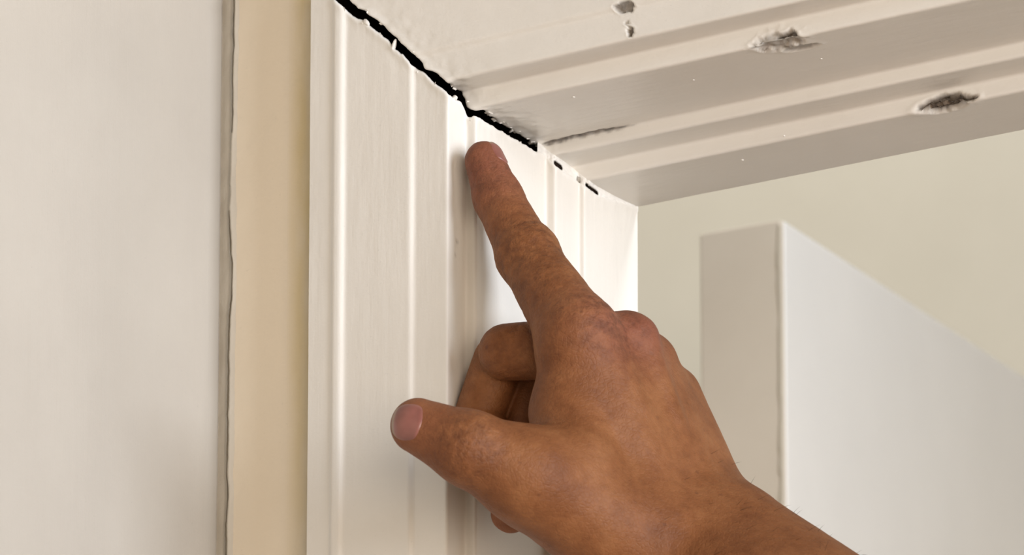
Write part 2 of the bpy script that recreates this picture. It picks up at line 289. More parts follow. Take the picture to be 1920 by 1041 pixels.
# opened joint running along the inside corner next to the wide step
jx = np.clip((pts[:, 0] + 9) / 3, 0, 1) * np.clip((33 - pts[:, 0]) / 16, 0, 1)
off = 0.8 * vnoise(pts[:, 0], 0.22, 41)
dj = np.abs((pts[:, 1] + 51.8) * 0.7 - (pts[:, 2] - 2011.3) * 0.7 + off)
wj = np.clip(1 - dj / (0.35 + 0.65 * jx), 0, 1) * (jx > 0) * np.clip(jx * 1.6, 0, 1) * (np.hypot(pts[:, 1] + 51.5, pts[:, 2] - 2011.4) < 3.2)
amp -= 0.8 * wj; bare = np.maximum(bare, np.clip(wj * 1.5, 0, 1) * .9)
# lumpy old filler near the corner
near = np.exp(-np.clip(pts[:, 0] - np.tile(xl, nr), 0, None) / 11)
amp += near * 0.55 * np.clip(vnoise(pts, 0.28, 43), -.4, 1)
dl = np.repeat(cols, nc)
chalk = np.clip(1.15 - dl / (1.6 + 1.6 * vnoise(pts, 0.35, 44)), 0, 1) * .8
nrm = np.tile(hn, (nr, 1))
pts[:, 2] += nrm[:, 0] * amp; pts[:, 1] += nrm[:, 1] * amp
faces = [tuple(f) for f in grid_faces(nr, nc)]
mi = [0] * len(faces)
b0 = len(pts)
inn = np.c_[pts[:nc, 0] + 1.0, pts[:nc, 1] + 7, pts[:nc, 2] + 7]
pts = np.r_[pts, inn]
for i in range(nc - 1):
    faces.append((i, b0 + i, b0 + i + 1, i + 1)); mi.append(1)
lintel = mesh_obj('trim_2', pts / 1000, faces, [M_trim_h, M_dark], smooth=True, mat_idx=mi)
float_attr(lintel, 'bare', np.r_[bare, np.zeros(nc)])
float_attr(lintel, 'chalk', np.r_[chalk, np.zeros(nc)])
tag(lintel, 'chipped cream door lintel with moulded steps, gouged along its lower edge', 'door frame', kind='structure')

# the wall round the doorway, and framing behind the lining, near-black for the hollow's shade
V, Fc = boxes([(-0.118, -0.0692, -0.098, -0.004, 0, 2.9), (-0.0692, 0.92, -0.098, -0.004, 2.0745, 2.9), (0.92, 1.8, -0.098, -0.004, 0, 2.9)])
# the visible strip beside the frame gets a fine surface with the yellowed stain
xs = np.linspace(-0.1125, -0.0690, 50); zs = np.r_[0, 1.6, np.linspace(1.78, 2.12, 260), 2.9]
gx, gz = np.meshgrid(xs, zs); gp = np.c_[gx.ravel(), np.full(gx.size, -0.0984), gz.ravel()]
gp[:, 1] += 0.00022 * vnoise(gp[:, [0, 2]] * [1, .4], 90, 51) + 0.0001 * vnoise(gp[:, [0, 2]], 420, 52)
st = np.clip((gp[:, 0] + 0.0885) / 0.006, 0, 1) * (0.6 + 0.4 * vnoise(gp[:, [0, 2]] * [3, .7], 60, 53))
st *= 0.55 + 0.45 * np.clip((gp[:, 2] - 1.86) / 0.12, 0, 1)
st = np.clip(st, 0, 1)
nb = len(V)
Vall = V + [tuple(p) for p in gp]
gf = [tuple(f + nb) for f in grid_faces(len(zs), len(xs))]
wall_back = mesh_obj('wall_back', Vall, Fc + gf, M_wall_back)
for p in list(wall_back.data.polygons)[len(Fc):]: p.use_smooth = True
float_attr(wall_back, 'stain', np.r_[np.zeros(nb), st * 0.95])
tag(wall_back, 'narrow tan wall strip between the pale left wall and the door frame', 'wall', kind='structure')

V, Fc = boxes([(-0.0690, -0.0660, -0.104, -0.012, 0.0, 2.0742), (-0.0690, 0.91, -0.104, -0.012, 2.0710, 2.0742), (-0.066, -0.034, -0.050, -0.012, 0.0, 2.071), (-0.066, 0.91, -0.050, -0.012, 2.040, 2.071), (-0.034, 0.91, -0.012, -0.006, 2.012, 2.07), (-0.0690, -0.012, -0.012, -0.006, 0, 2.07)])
fr = mesh_obj('rough_framing', V, Fc, M_dark, parent=wall_back)
fr['label'] = 'timber inside the open crack, near-black to stand for its shade'

# left wall, at right angles to the doorway wall, with a softly rounded corner bead
ys = np.r_[-0.0985 + 0.0022 * (1 - np.cos(np.linspace(0, pi/2, 6))), np.linspace(-0.104, -0.32, 70), -0.6, -1.0, -2.2]
ys[:6] = -0.0962 - 0.0024 * np.sin(np.linspace(0, pi/2, 6)) - np.linspace(0, .0016, 6)
xo = np.zeros(len(ys)); xo[:6] = -0.0022 * (1 - np.sin(np.linspace(0, pi/2, 6)))
zs = np.r_[0, 1.5, np.linspace(1.76, 2.16, 160), 2.9]
gy, gz = np.meshgrid(ys, zs); gx = np.tile(-0.1180 + xo, (len(zs), 1))
gp = np.c_[gx.ravel(), gy.ravel(), gz.ravel()]
gp[:, 0] += 0.00045 * vnoise(gp[:, 1:] * [1, .35], 22, 61) + 0.00012 * vnoise(gp[:, 1:] * [1, .4], 160, 62)
n0 = len(gp)
V2, F2 = boxes([(-0.22, -0.1205, -2.2, -0.0965, 0, 2.9)])
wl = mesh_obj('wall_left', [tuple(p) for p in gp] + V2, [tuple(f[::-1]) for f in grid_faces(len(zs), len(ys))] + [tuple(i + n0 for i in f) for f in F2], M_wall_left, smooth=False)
for p in list(wl.data.polygons)[:-6]: p.use_smooth = True
tag(wl, 'pale satin-painted wall at the left edge of the picture', 'wall', kind='structure')

# cracked caulk in the inside corner: two strips that meet at the wandering crack
cz = np.r_[0, 1.6, np.arange(1.775, 2.125, 0.0007), 2.9]
CR = np.array([(1.60, -1136), (1.858, -1136), (1.875, -1139), (1.8815, -1134), (1.885, -1132), (1.90, -1136), (1.93, -1135.5), (1.944, -1134.5), (1.953, -1133), (1.958, -1126),
               (1.966, -1122), (1.9725, -1123), (1.976, -1130), (1.982, -1135), (1.990, -1137), (2.0, -1138), (2.02, -1130), (2.03, -1128), (2.042, -1130), (2.05, -1128), (2.12, -1128)])
crx = np.interp(cz, CR[:, 0], CR[:, 1]) / 10000 + 0.00035 * vnoise(cz, 180, 71)
gap = 0.00042 + 0.00022 * vnoise(cz, 120, 72)
gap *= np.where((cz > 1.992) & (cz < 2.022), 0.0, 1.0)
gap *= np.where(cz > 2.022, 0.8, 1.0)
gap = np.clip(gap, 0, None); gap[cz < 1.7] = 0.0003
def strip(xa, xb, ya, yb, back):
    n = 5; t = np.linspace(0, 1, n)
    P = []
    for k, z in enumerate(cz):
        for j in range(n):
            P.append((xa[k] + (xb[k] - xa[k]) * t[j], ya[k] + (yb[k] - ya[k]) * t[j], z))
    P = np.array(P)
    P[:, 1] += 0.00025 * vnoise(P[:, [0, 2]] * [1, .5], 300, 73 + back)
    idx = np.arange(len(P)).reshape(len(cz), n)
    P[idx[:, n-1 if back == 0 else 0], 1] += 0.0
    edge = idx[:, n-1] if back == 0 else idx[:, 0]
    Pin = P[edge] + [0, 0.004, 0]
    b = len(P); F_ = [tuple(f) for f in grid_faces(len(cz), n)]
    for k in range(len(cz) - 1):
        F_.append((edge[k], edge[k+1], b + k + 1, b + k))
    return np.r_[P, Pin], F_
o1 = np.full(len(cz), 1.0)
P1, F1 = strip(-0.1205 * o1, crx - gap, -0.0978 * o1, -0.0994 * o1, 0)
P2, F2 = strip(crx + gap, np.maximum(crx + 0.0016, -0.1108), -0.0995 * o1, -0.0981 * o1, 1)
caulk = tag(bpy.data.objects.new('corner_caulk', None), 'cracked caulk seam running down the corner beside the tan wall strip', 'caulk', kind='structure')
COL.objects.link(caulk); caulk.location = (-0.114, -0.098, 0)
for nm, P_, F_ in (('caulk_strip', P1, F1), ('caulk_strip', P2, F2)):
    s_ = mesh_obj(nm, P_ - [-0.114, -0.098, 0], F_, M_caulk, parent=caulk, smooth=True)
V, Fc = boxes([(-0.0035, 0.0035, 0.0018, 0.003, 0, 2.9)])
mesh_obj('crack_shade_backing', V, Fc, M_dark, parent=caulk)  # dark sheet added behind the caulk crack to stand for its shade

# far side: floor, hall wall, open door leaf
V, Fc = boxes([(-2.5, 4.5, -4.0, 1.3, -0.05, 0.0)])
tag(mesh_obj('floor', V, Fc, M_floor), 'warm wooden floor below the picture', 'floor', kind='structure')
V, Fc = boxes([(-1.6, 2.6, 1.17, 1.27, 0, 3.0)])
tag(mesh_obj('wall_far', V, Fc, M_wall_far), 'beige hall wall seen through the doorway behind the open door', 'wall', kind='structure')

door = bpy.data.objects.new('door_1', None); COL.objects.link(door)
tag(door, 'white door leaf standing open in the hall beyond the lintel', 'door', kind='structure')
DC = Vector((-0.15686, 0.38160, 0)); DTOP = 2.12397
e = Vector((-0.99905, -0.04362, 0)); g = Vector((-0.0959, 0.9954, 0))
door.location = DC
def door_slab(name, s0, s1, t0, t1, z0, z1, mat, bev=0.0012, rag=0.0):
    """s along the leaf, t through its thickness; edge loops are softened"""
    me = bpy.data.meshes.new(name)
    V, Fc = boxes([(0, 1, 0, 1, 0, 1)])
    vv = []
    for (a, b_, c) in V:
        s = s0 + (s1 - s0) * b_; t = t0 + (t1 - t0) * a; z = z0 + (z1 - z0) * c
        p = g * s + e * t; vv.append((p.x, p.y, z))
    o = mesh_obj(name, vv, [f[::-1] for f in Fc], mat, parent=door)
    m = o.modifiers.new('soft', 'BEVEL'); m.width = bev; m.segments = 3
    return o
door_slab('door_leaf', 0.0035, 0.78, 0.0, 0.044, 0.008, DTOP, M_door, 0.0015)
door_slab('edge_lipping', 0.0, 0.0040, 0.0004, 0.0436, 0.008, DTOP - 0.0004, M_door_edge, 0.0012)
# chipped paint run down the corner of the lipping
zz = np.arange(1.90, DTOP - 0.002, 0.0016)
wv = 0.0016 + 0.0012 * vnoise(zz, 90, 81); wv = np.clip(wv, 0.0002, None)
P = []
for k, z in enumerate(zz):
    for t, s in ((0.0002, -0.0003), (0.0006 + wv[k], -0.0005), (0.0010 + wv[k], 0.0002)):
        p = g * s + e * t; P.append((p.x, p.y, z))
mesh_obj('paint_run', P, grid_faces(len(zz), 3), M_caulk, parent=door, smooth=True)

# ragged filler left along the closed half of the crack, and loose flakes on both lips
def blob(name, c, r, mat, parent, seed, sq=(1, 1, 1), rot=None):
    V, Fc = [], []
    nu, nv = 10, 6
    for i in range(nv + 1):
        th = pi * i / nv
        for j in range(nu):
            ph = 2 * pi * j / nu
            V.append((sin(th) * cos(ph), sin(th) * sin(ph), cos(th)))
    V = np.array(V); V *= (1 + 0.35 * vnoise(V, 1.3, seed))[:, None]
    V = V * np.array(sq) * r
    if rot is not None: V = np.array([tuple(rot @ Vector(v)) for v in V])
    for i in range(nv):
        for j in range(nu):
            a = i * nu + j; b = i * nu + (j + 1) % nu
            Fc.append((a, a + nu, b + nu, b))
    o = mesh_obj(name, V, Fc, mat, parent=parent, smooth=True); o.location = c
    return o
def lintel_edge(s):   # a point on the lintel's broken edge, metres
    return np.array([np.interp(s, hs, xl), np.interp(s, hs, hp[:, 1]), 2000 + np.interp(s, hs, hp[:, 0])]) / 1000
def jamb_pt(s, dz=0):
    return np.array([np.interp(s, js, jp[:, 0]), np.interp(s, js, jp[:, 1]), np.interp(s, js, ztop) + dz]) / 1000
def chip(name, c, r, mat, parent, seed, sq, rot):
    # an angular sliver of broken paint or filler
    g_ = np.random.default_rng(seed)
    n = 7; ang = np.sort(g_.uniform(0, 2 * pi, n)); rad = g_.uniform(.45, 1.15, n)
    top = np.c_[rad * np.cos(ang), rad * np.sin(ang), g_.uniform(.1, .5, n)]
    bot = np.c_[rad * .8 * np.cos(ang), rad * .8 * np.sin(ang), g_.uniform(-.5, -.2, n)]
    V = np.r_[top, bot, [[0, 0, .6]], [[0, 0, -.5]]] * np.array(sq) * r
    V = np.array([tuple(rot @ Vector(v)) for v in V])
    Fc = []
    for i in range(n):
        k = (i + 1) % n
        Fc += [(i, n + i, n + k), (i, n + k, k), (2 * n, i, k), (2 * n + 1, n + k, n + i)]
    o = mesh_obj(name, V, Fc, mat, parent=parent); o.location = c
    return o
def rrot(a=.5): return Matrix.Rotation(random.uniform(-a, a), 3, 'X') @ Matrix.Rotation(random.uniform(-a, a), 3, 'Y') @ Matrix.Rotation(random.uniform(0, 6.28), 3, 'Z')
for k, s in enumerate(np.linspace(52, 108, 22)):
    c = lintel_edge(s + random.uniform(-1.5, 1.5)) + [random.uniform(-.0002, .0022), 0, -0.0001]
    chip('filler_crumb', c, random.uniform(.0008, .0019), M_filler, lintel, 100 + k, (1.2, 1.2, .35), rrot(.45))
side = Matrix.Rotation(pi / 2, 3, 'X')
for k, s in enumerate(np.linspace(112, 184, 16)):
    c = lintel_edge(s + random.uniform(-2, 2)) + [random.uniform(.0004, .0016), 0.0001, 0]
    chip('paint_flake', c, random.uniform(.0006, .0013), M_filler, lintel, 130 + k, (1.2, 1.2, .35), rrot(.3) @ side)
for k, s in enumerate(np.linspace(66, 184, 16)):
    c = jamb_pt(s + random.uniform(-2, 2), -random.uniform(.3, 1.2))
    chip('paint_flake', c, random.uniform(.0005, .0011), M_filler, upright, 230 + k, (1.2, 1.2, .3), rrot(.3) @ (side if s > 118 else Matrix.Rotation(pi / 2, 3, 'Y')))
# closed part of the joint: a lumpy bead of old filler from the wide step to the inner corner, with small holes
FB = np.array([[-6.4, -57.93, 2005.83, -8.4, -54.68, 2011.4, 0.0], [-6.4, -57.33, 2005.95, -8.49, -53.98, 2011.4, 0.0], [-6.4, -56.83, 2006.05, -8.58, -53.28, 2011.4, 0.0], [-6.4, -56.23, 2006.18, -8.6, -52.68, 2011.4, 0.0], [-6.4, -55.63, 2006.31, -8.55, -52.18, 2011.33, 0.0], [-6.4, -55.13, 2006.41, -8.41, -51.84, 2011.12, 0.0], [-6.4, -54.53, 2006.27, -8.15, -51.67, 2010.88, 0.0], [-6.4, -53.93, 2006.14, -7.86, -51.56, 2010.61, 0.0], [-6.4, -53.43, 2005.98, -7.53, -51.5, 2010.11, 0.0], [-6.35, -52.94, 2005.8, -7.16, -51.5, 2009.81, 0.0], [-6.17, -52.58, 2005.57, -6.79, -51.5, 2009.41, 0.0], [-5.74, -52.35, 2005.25, -6.42, -51.5, 2009.11, 0.0], [-5.44, -52.31, 2004.91, -6.06, -51.5, 2008.71, 0.0], [-5.04, -52.3, 2004.54, -5.69, -51.5, 2008.41, 0.0], [-4.74, -52.3, 2004.18, -5.32, -51.5, 2008.01, 0.0], [-4.34, -52.3, 2003.81, -4.95, -51.5, 2007.71, 0.0], [-3.94, -52.3, 2003.38, -4.59, -51.5, 2007.41, 0.0], [-3.64, -52.3, 2002.96, -4.24, -51.47, 2007.22, 0.0], [-3.25, -52.29, 2002.53, -3.9, -51.43, 2006.92, 0.0], [-2.95, -52.25, 2002.13, -3.59, -51.34, 2006.74, 0.13], [-2.68, -52.13, 2001.75, -3.32, -51.18, 2006.49, 0.55], [-2.52, -52.01, 2001.52, -3.12, -50.93, 2006.34, 0.81], [-2.35, -51.65, 2001.35, -3.07, -50.45, 2006.22, 0.94], [-2.3, -51.26, 2001.22, -3.15, -49.75, 2006.2, 0.99], [-2.3, -50.66, 2001.15, -3.24, -49.05, 2006.2, 1.0], [-2.3, -50.16, 2001.05, -3.32, -48.35, 2006.2, 0.99], [-2.3, -49.56, 2000.98, -3.41, -47.65, 2006.2, 0.95], [-2.3, -48.96, 2000.91, -3.49, -46.95, 2006.2, 0.83], [-2.3, -48.36, 2000.84, -3.58, -46.25, 2006.2, 0.59], [-2.3, -47.86, 2000.74, -3.72, -45.45, 2006.2, 0.2], [-2.3, -47.26, 2000.69, -3.81, -44.75, 2006.2, 0.0], [-2.3, -46.66, 2000.65, -3.89, -44.05, 2006.2, 0.0], [-2.3, -46.16, 2000.58, -3.97, -43.35, 2006.2, 0.0], [-2.3, -45.56, 2000.53, -4.06, -42.65, 2006.2, 0.0], [-2.3, -44.96, 2000.49, -4.2, -41.85, 2006.2, 0.0], [-2.3, -44.46, 2000.42, -4.35, -41.04, 2006.2, 0.0], [-2.3, -43.86, 2000.37, -4.5, -40.24, 2006.2, 0.0], [-2.3, -43.26, 2000.33, -4.64, -39.44, 2006.2, 0.0], [-2.3, -42.66, 2000.29, -4.79, -38.64, 2006.2, 0.0], [-2.3, -42.16, 2000.21, -4.93, -37.84, 2006.2, 0.0], [-2.3, -41.56, 2000.17, -4.95, -37.25, 2006.14, 0.0], [-2.3, -40.96, 2000.09, -4.8, -36.9, 2005.96, 0.0], [-2.3, -40.46, 1999.99, -4.56, -36.7, 2005.74, 0.0], [-2.3, -39.86, 1999.91, -4.28, -36.57, 2005.47, 0.0], [-2.3, -39.25, 1999.83, -3.94, -36.53, 2005.18, 0.0], [-2.3, -38.65, 1999.75, -3.58, -36.5, 2004.78, 0.0], [-2.3, -38.15, 1999.65, -3.22, -36.5, 2004.48, 0.0], [-2.3, -37.55, 1999.57, -2.85, -36.5, 2004.18, 0.86], [-2.24, -37.06, 1999.47, -2.48, -36.5, 2003.78, 1.0], [-1.94, -36.67, 1999.31, -2.11, -36.5, 2003.48, 0.56], [-1.68, -36.55, 1999.09, -1.75, -36.5, 2003.18, 0.0], [-1.28, -36.5, 1998.82, -1.38, -36.5, 2002.78, 0.0], [-0.98, -36.5, 1998.56, -1.01, -36.5, 2002.48, 0.0], [-0.58, -36.45, 1998.29, -0.64, -36.5, 2002.18, 0.0], [-0.32, -36.31, 1998.08, -0.28, -36.5, 2001.78, 0.0], [-0.19, -36.17, 1997.88, 0.09, -36.5, 2001.48, 0.0], [-0.05, -35.9, 1997.72, 0.46, -36.5, 2001.18, 0.0], [0.0, -35.41, 1997.64, 0.8, -36.47, 2000.98, 0.86], [0.0, -34.81, 1997.59, 1.11, -36.38, 2000.6, 1.0], [0.0, -34.21, 1997.52, 1.41, -36.27, 2000.42, 0.56], [0.0, -33.71, 1997.41, 1.65, -36.07, 2000.22, 0.15], [0.0, -33.11, 1997.33, 1.79, -35.71, 2000.06, 0.54], [0.0, -32.51, 1997.25, 1.78, -35.11, 2000.0, 0.78], [0.0, -31.91, 1997.17, 1.63, -34.31, 2000.0, 0.92], [0.0, -31.31, 1997.09, 1.56, -33.61, 2000.0, 0.98], [0.0, -30.81, 1996.98, 1.42, -32.81, 2000.0, 1.0], [0.0, -30.21, 1996.9, 1.34, -32.11, 2000.0, 1.0], [0.0, -29.6, 1996.82, 1.2, -31.31, 2000.0, 0.98], [0.0, -29.0, 1996.74, 1.06, -30.51, 2000.0, 0.92], [0.0, -28.4, 1996.66, 0.98, -29.81, 2000.0, 0.77], [0.0, -27.9, 1996.55, 0.84, -29.01, 2000.0, 0.52], [0.0, -27.3, 1996.52, 0.77, -28.31, 2000.0, 0.12], [0.0, -26.7, 1996.58, 0.76, -27.71, 2000.0, 0.0], [0.0, -26.1, 1996.64, 0.68, -27.01, 2000.0, 0.0], [0.0, -25.5, 1996.7, 0.67, -26.41, 2000.0, 0.0], [0.0, -24.9, 1996.77, 0.66, -25.81, 2000.0, 0.0], [0.0, -24.4, 1996.8, 0.59, -25.11, 2000.0, 0.0], [0.0, -23.8, 1996.86, 0.58, -24.51, 2000.0, 0.0], [0.0, -23.2, 1996.92, 0.57, -23.91, 2000.0, 0.0], [0.0, -22.6, 1996.98, 0.49, -23.21, 2000.0, 0.0], [0.0, -22.0, 1997.04, 0.48, -22.61, 2000.0, 0.0], [0.0, -21.4, 1997.1, 0.41, -21.91, 2000.0, 0.0], [0.0, -20.9, 1997.13, 0.4, -21.31, 2000.0, 0.0], [0.0, -20.3, 1997.19, 0.39, -20.71, 2000.0, 0.0], [0.0, -19.7, 1997.25, 0.32, -20.01, 2000.0, 0.0], [0.0, -19.1, 1997.31, 0.31, -19.41, 2000.0, 0.0], [0.0, -18.5, 1997.37, 0.24, -18.71, 2000.0, 0.0], [0.0, -17.9, 1997.43, 0.24, -18.11, 2000.0, 0.0], [0.0, -17.3, 1997.49, 0.16, -17.41, 2000.0, 0.0], [0.0, -16.7, 1997.56, 0.16, -16.81, 2000.0, 0.0], [0.0, -16.2, 1997.6, 0.15, -16.21, 2000.0, 0.0], [0.0, -15.6, 1997.67, 0.14, -15.61, 2000.0, 0.0], [0.0, -15.0, 1997.75, 0.14, -15.01, 2000.0, 0.0], [0.0, -14.4, 1997.82, 0.13, -14.4, 2000.0, 0.0], [0.0, -13.8, 1997.89, 0.12, -13.8, 2000.0, 0.0], [0.0, -13.2, 1997.96, 0.12, -13.2, 2000.0, 0.0], [0.0, -12.6, 1998.03, 0.11, -12.6, 2000.0, 0.0], [0.0, -12.0, 1998.1, 0.11, -12.0, 2000.0, 0.0], [0.0, -11.4, 1998.18, 0.1, -11.4, 2000.0, 0.0], [0.0, -10.8, 1998.25, 0.1, -10.8, 2000.0, 0.0], [0.0, -10.2, 1998.32, 0.09, -10.2, 2000.0, 0.0], [0.0, -9.6, 1998.39, 0.09, -9.6, 2000.0, 0.0], [0.0, -9.1, 1998.43, 0.08, -9.0, 2000.0, 0.0], [0.0, -8.5, 1998.51, 0.08, -8.4, 2000.0, 0.0], [0.0, -7.9, 1998.58, 0.08, -7.8, 2000.0, 0.0], [0.0, -7.3, 1998.65, 0.13, -7.3, 2000.0, 0.0], [0.0, -6.7, 1998.72, 0.13, -6.7, 2000.0, 0.0], [0.0, -6.1, 1998.79, 0.19, -6.2, 2000.0, 0.0], [0.0, -5.5, 1998.86, 0.19, -5.6, 2000.0, 0.0], [0.0, -4.9, 1998.93, 0.18, -5.0, 2000.0, 0.0], [0.0, -4.3, 1999.0, 0.24, -4.5, 2000.0, 0.0], [0.0, -3.7, 1999.07, 0.24, -3.9, 2000.0, 0.0], [0.0, -3.1, 1999.14, 0.24, -3.3, 2000.0, 0.0], [0.0, -2.5, 1999.21, 0.3, -2.8, 2000.0, 0.0], [0.0, -1.9, 1999.28, 0.3, -2.2, 2000.0, 0.0], [0.0, -1.3, 1999.35, 0.3, -1.6, 2000.0, 0.0]])
nw = 13
w = np.linspace(0, 1, nw)
A, B = FB[:, :3], FB[:, 3:6]
bead = A[:, None, :] * (1 - w)[None, :, None] + B[:, None, :] * w[None, :, None]
out = np.array([.55, -.82, -.16]); out /= np.linalg.norm(out)
fl = bead.reshape(-1, 3)
prof_ = np.tile(np.sin(pi * w) ** .6, len(FB))
hol = np.repeat(FB[:, 6], nw); mid = np.tile(np.clip(1 - np.abs(w - .30) / .26, 0, 1), len(FB))
pit = np.clip((hol * mid * 2.2 + .35 * vnoise(fl, .9, 93)) * (hol > 0), 0, 1)
push = 0.35 * prof_ + 0.75 * prof_ * vnoise(fl, .55, 91) + 0.5 * prof_ * vnoise(fl, 1.2, 92) - 2.6 * pit
push[np.tile(w == 0, len(FB))] = .05; push[np.tile(w == 1, len(FB))] = -.3
fl = fl + push[:, None] * out
fb_o = mesh_obj('filler_bead', fl / 1000, grid_faces(len(FB), nw), [M_trim_h, M_dark], parent=lintel, smooth=True,
                mat_idx=[int(pit[f].mean() > .45) for f in grid_faces(len(FB), nw)])  # hole faces near-black: shade inside the holes painted as colour
float_attr(fb_o, 'bare', np.clip(pit * 2.0, 0, 1)); float_attr(fb_o, 'chalk', np.full(len(fl), .75))
fb_o['label'] = 'lumpy white filler in the corner joint'
# the splinter bridging the crack and the flake curling off its lower lip
for (nx, ny, nz, nr_) in [(0.0285, -0.0882, 2.0114, 0.0007), (0.0727, -0.0802, 2.0114, 0.0005), (0.1202, -0.0746, 2.0114, 0.0005), (0.0601, -0.0256, 2.0, 0.0006), (0.0858, -0.0404, 2.0, 0.0005)]:
    blob('paint_nib', (nx, ny, nz), nr_, M_filler, lintel, 210, (1, 1, .6))
blob('paint_flake', jamb_pt(139.5, 1.2), .0022, M_filler, upright, 201, (.35, .4, 1.0), Matrix.Rotation(.35, 3, 'Y'))
blob('paint_flake', jamb_pt(151.5, .2), .0015, M_filler, upright, 202, (1.2, .5, .6), Matrix.Rotation(.8, 3, 'Y'))
blob('paint_flake', jamb_pt(113.0, .0), .0012, M_filler, upright, 203, (1.0, .6, .8))

# ------------------------------------------------------------------ the hand
HO = np.array([0.04713, -0.10936, 1.90385])
HM = np.array([[0.833886, 0.551937, 0.0], [0.086342, -0.130448, 0.987688], [0.545142, -0.823619, -0.156434]])     # rows: hand-frame axes in the room
J = dict(
    index_mcp=(-2.7, 12.3, -0.0),
    index_pip=(-20.0, 43.4, -25.0),
    index_dip=(-30.2, 65.4, -38.0),
    index_tip=(-35.1, 79.2, -43.0),
    middle_mcp=(12.7, 10.8, -14.0),
    middle_pip=(-27.2, 10.1, -24.0),
    middle_dip=(-37.1, -12.0, -35.0),
    middle_tip=(-27.2, -31.5, -22.0),
    ring_mcp=(20.4, 6.0, -28.0),
    ring_pip=(-15.1, 3.7, -40.0),
    ring_dip=(-21.7, -23.9, -34.0),
    ring_tip=(-25.7, -45.9, -20.0),
    pinky_mcp=(30.1, -3.8, -40.0),
    pinky_pip=(-3.8, -9.5, -48.0),
    pinky_dip=(-10.4, -28.2, -48.0),
    pinky_tip=(-6.8, -42.0, -40.0),
    thumb_cmc=(15.3, -57.5, 5.0),
    thumb_mcp=(-19.1, -37.5, 24.0),
    thumb_ip=(-39.6, -28.6, 31.0),
    thumb_tip=(-56.7, -20.6, 26.0),
    index_base=(25.3, -54.5, 2.0),
    middle_base=(32.0, -52.1, -6.0),
    ring_base=(40.1, -50.6, -14.0),
    pinky_base=(46.9, -47.9, -24.0),
    wrist_a=(40.6, -71.8, 3.0),
    wrist_b=(49.2, -62.6, -12.0),
    elbow_a=(143.3, -161.8, 140.0),
    elbow_b=(154.5, -156.6, 105.0),
    web_top=(-5.8, 3.9, -2.0),
    web_mid=(-6.9, -13.9, 3.0),
    web_low=(-3.0, -30.5, 16.0),
    middle_fold=(-29.8, 8.1, -35.0),
)
J = {k: np.array(v, float) for k, v in J.items()}
def cone(P, a, b, ra, rb):
    ab = b - a; t = np.clip((P - a) @ ab / (ab @ ab), 0, 1)
    return np.linalg.norm(P - a - t[:, None] * ab, axis=1) - (ra + t * (rb - ra))
def ball(P, c, r): return np.linalg.norm(P - c, axis=1) - r
def smin(a, b, k):
    h = np.clip(0.5 + 0.5 * (b - a) / k, 0, 1)
    return b + (a - b) * h - k * h * (1 - h)
def smax(a, b, k): return -smin(-a, -b, k)
def chain(P, pts, k):
    d = None
    for (a, ra), (b, rb) in zip(pts[:-1], pts[1:]):
        c = cone(P, a, b, ra, rb); d = c if d is None else smin(d, c, k)
    return d
ND = np.array([.697, .425, .476])            # towards the back of the hand
def hand_sdf(P):
    P = np.asarray(P, float)
    j = J
    palm = cone(P, j['index_base'], j['index_mcp'], 13.5, 12.6)
    for n, ra, rb in (('middle', 13.5, 11.6), ('ring', 13, 11.6), ('pinky', 12.5, 10.8)):
        palm = smin(palm, cone(P, j[n + '_base'], j[n + '_mcp'], ra, rb), 9)
    palm = smin(palm, chain(P, [(j['wrist_a'], 24), (j['elbow_a'], 34)], 6), 16)
    palm = smin(palm, chain(P, [(j['wrist_b'], 25.5), (j['elbow_b'], 35)], 6), 12)
    palm = smin(palm, cone(P, j['web_top'], j['web_mid'], 10.5, 11), 8)
    palm = smin(palm, cone(P, j['web_mid'], j['web_low'], 11, 12), 8)
    palm = smin(palm, cone(P, j['thumb_cmc'], j['thumb_mcp'], 20.5, 16.2), 9)
    # knuckle heads and the extensor tendon of the index finger
    palm = smin(palm, ball(P, j['middle_mcp'] + ND * 4.0, 9.2), 3.5)
    palm = smin(palm, ball(P, j['index_mcp'] + ND * 0.5, 11.0), 3)
    palm = smin(palm, cone(P, j['index_mcp'] + ND * 9.0, .45 * j['index_base'] + .55 * j['index_mcp'] + ND * 11.6, 2.2, 1.6), 5)
    palm = smin(palm, cone(P, j['middle_mcp'] + ND * 9.5, .5 * j['middle_base'] + .5 * j['middle_mcp'] + ND * 11.8, 2.2, 1.4), 5)
    # raised index finger
    f = chain(P, [(j['index_mcp'], 13.4), (j['index_pip'], 10.2), (j['index_dip'], 8.4), (j['index_tip'], 6.9)], 3)
    f = smin(f, ball(P, j['index_pip'] + ND * .5, 10.2), 4)
    palm = smin(palm, f, 6)
    # thumb
    t = chain(P, [(j['thumb_mcp'], 16.0), (j['thumb_ip'], 12.5), (j['thumb_tip'], 9.3)], 3)
    palm = smin(palm, t, 6)
    # curled fingers: rooted in the palm, free beyond the middle joint
    for n, r in (('middle', (11.4, 9.8, 8.8, 7.4)), ('ring', (11, 9.2, 8.4, 7.0)), ('pinky', (9.6, 8.0, 7.2, 6.0))):
        palm = smin(palm, cone(P, j[n + '_mcp'], j[n + '_pip'], r[0], r[1]), 2)
        palm = smin(palm, chain(P, [(j[n + '_fold'] if n == 'middle' else j[n + '_pip'], r[1] - .5), (j[n + '_dip'], r[2]), (j[n + '_tip'], r[3])], .6), 1.4)
    return palm

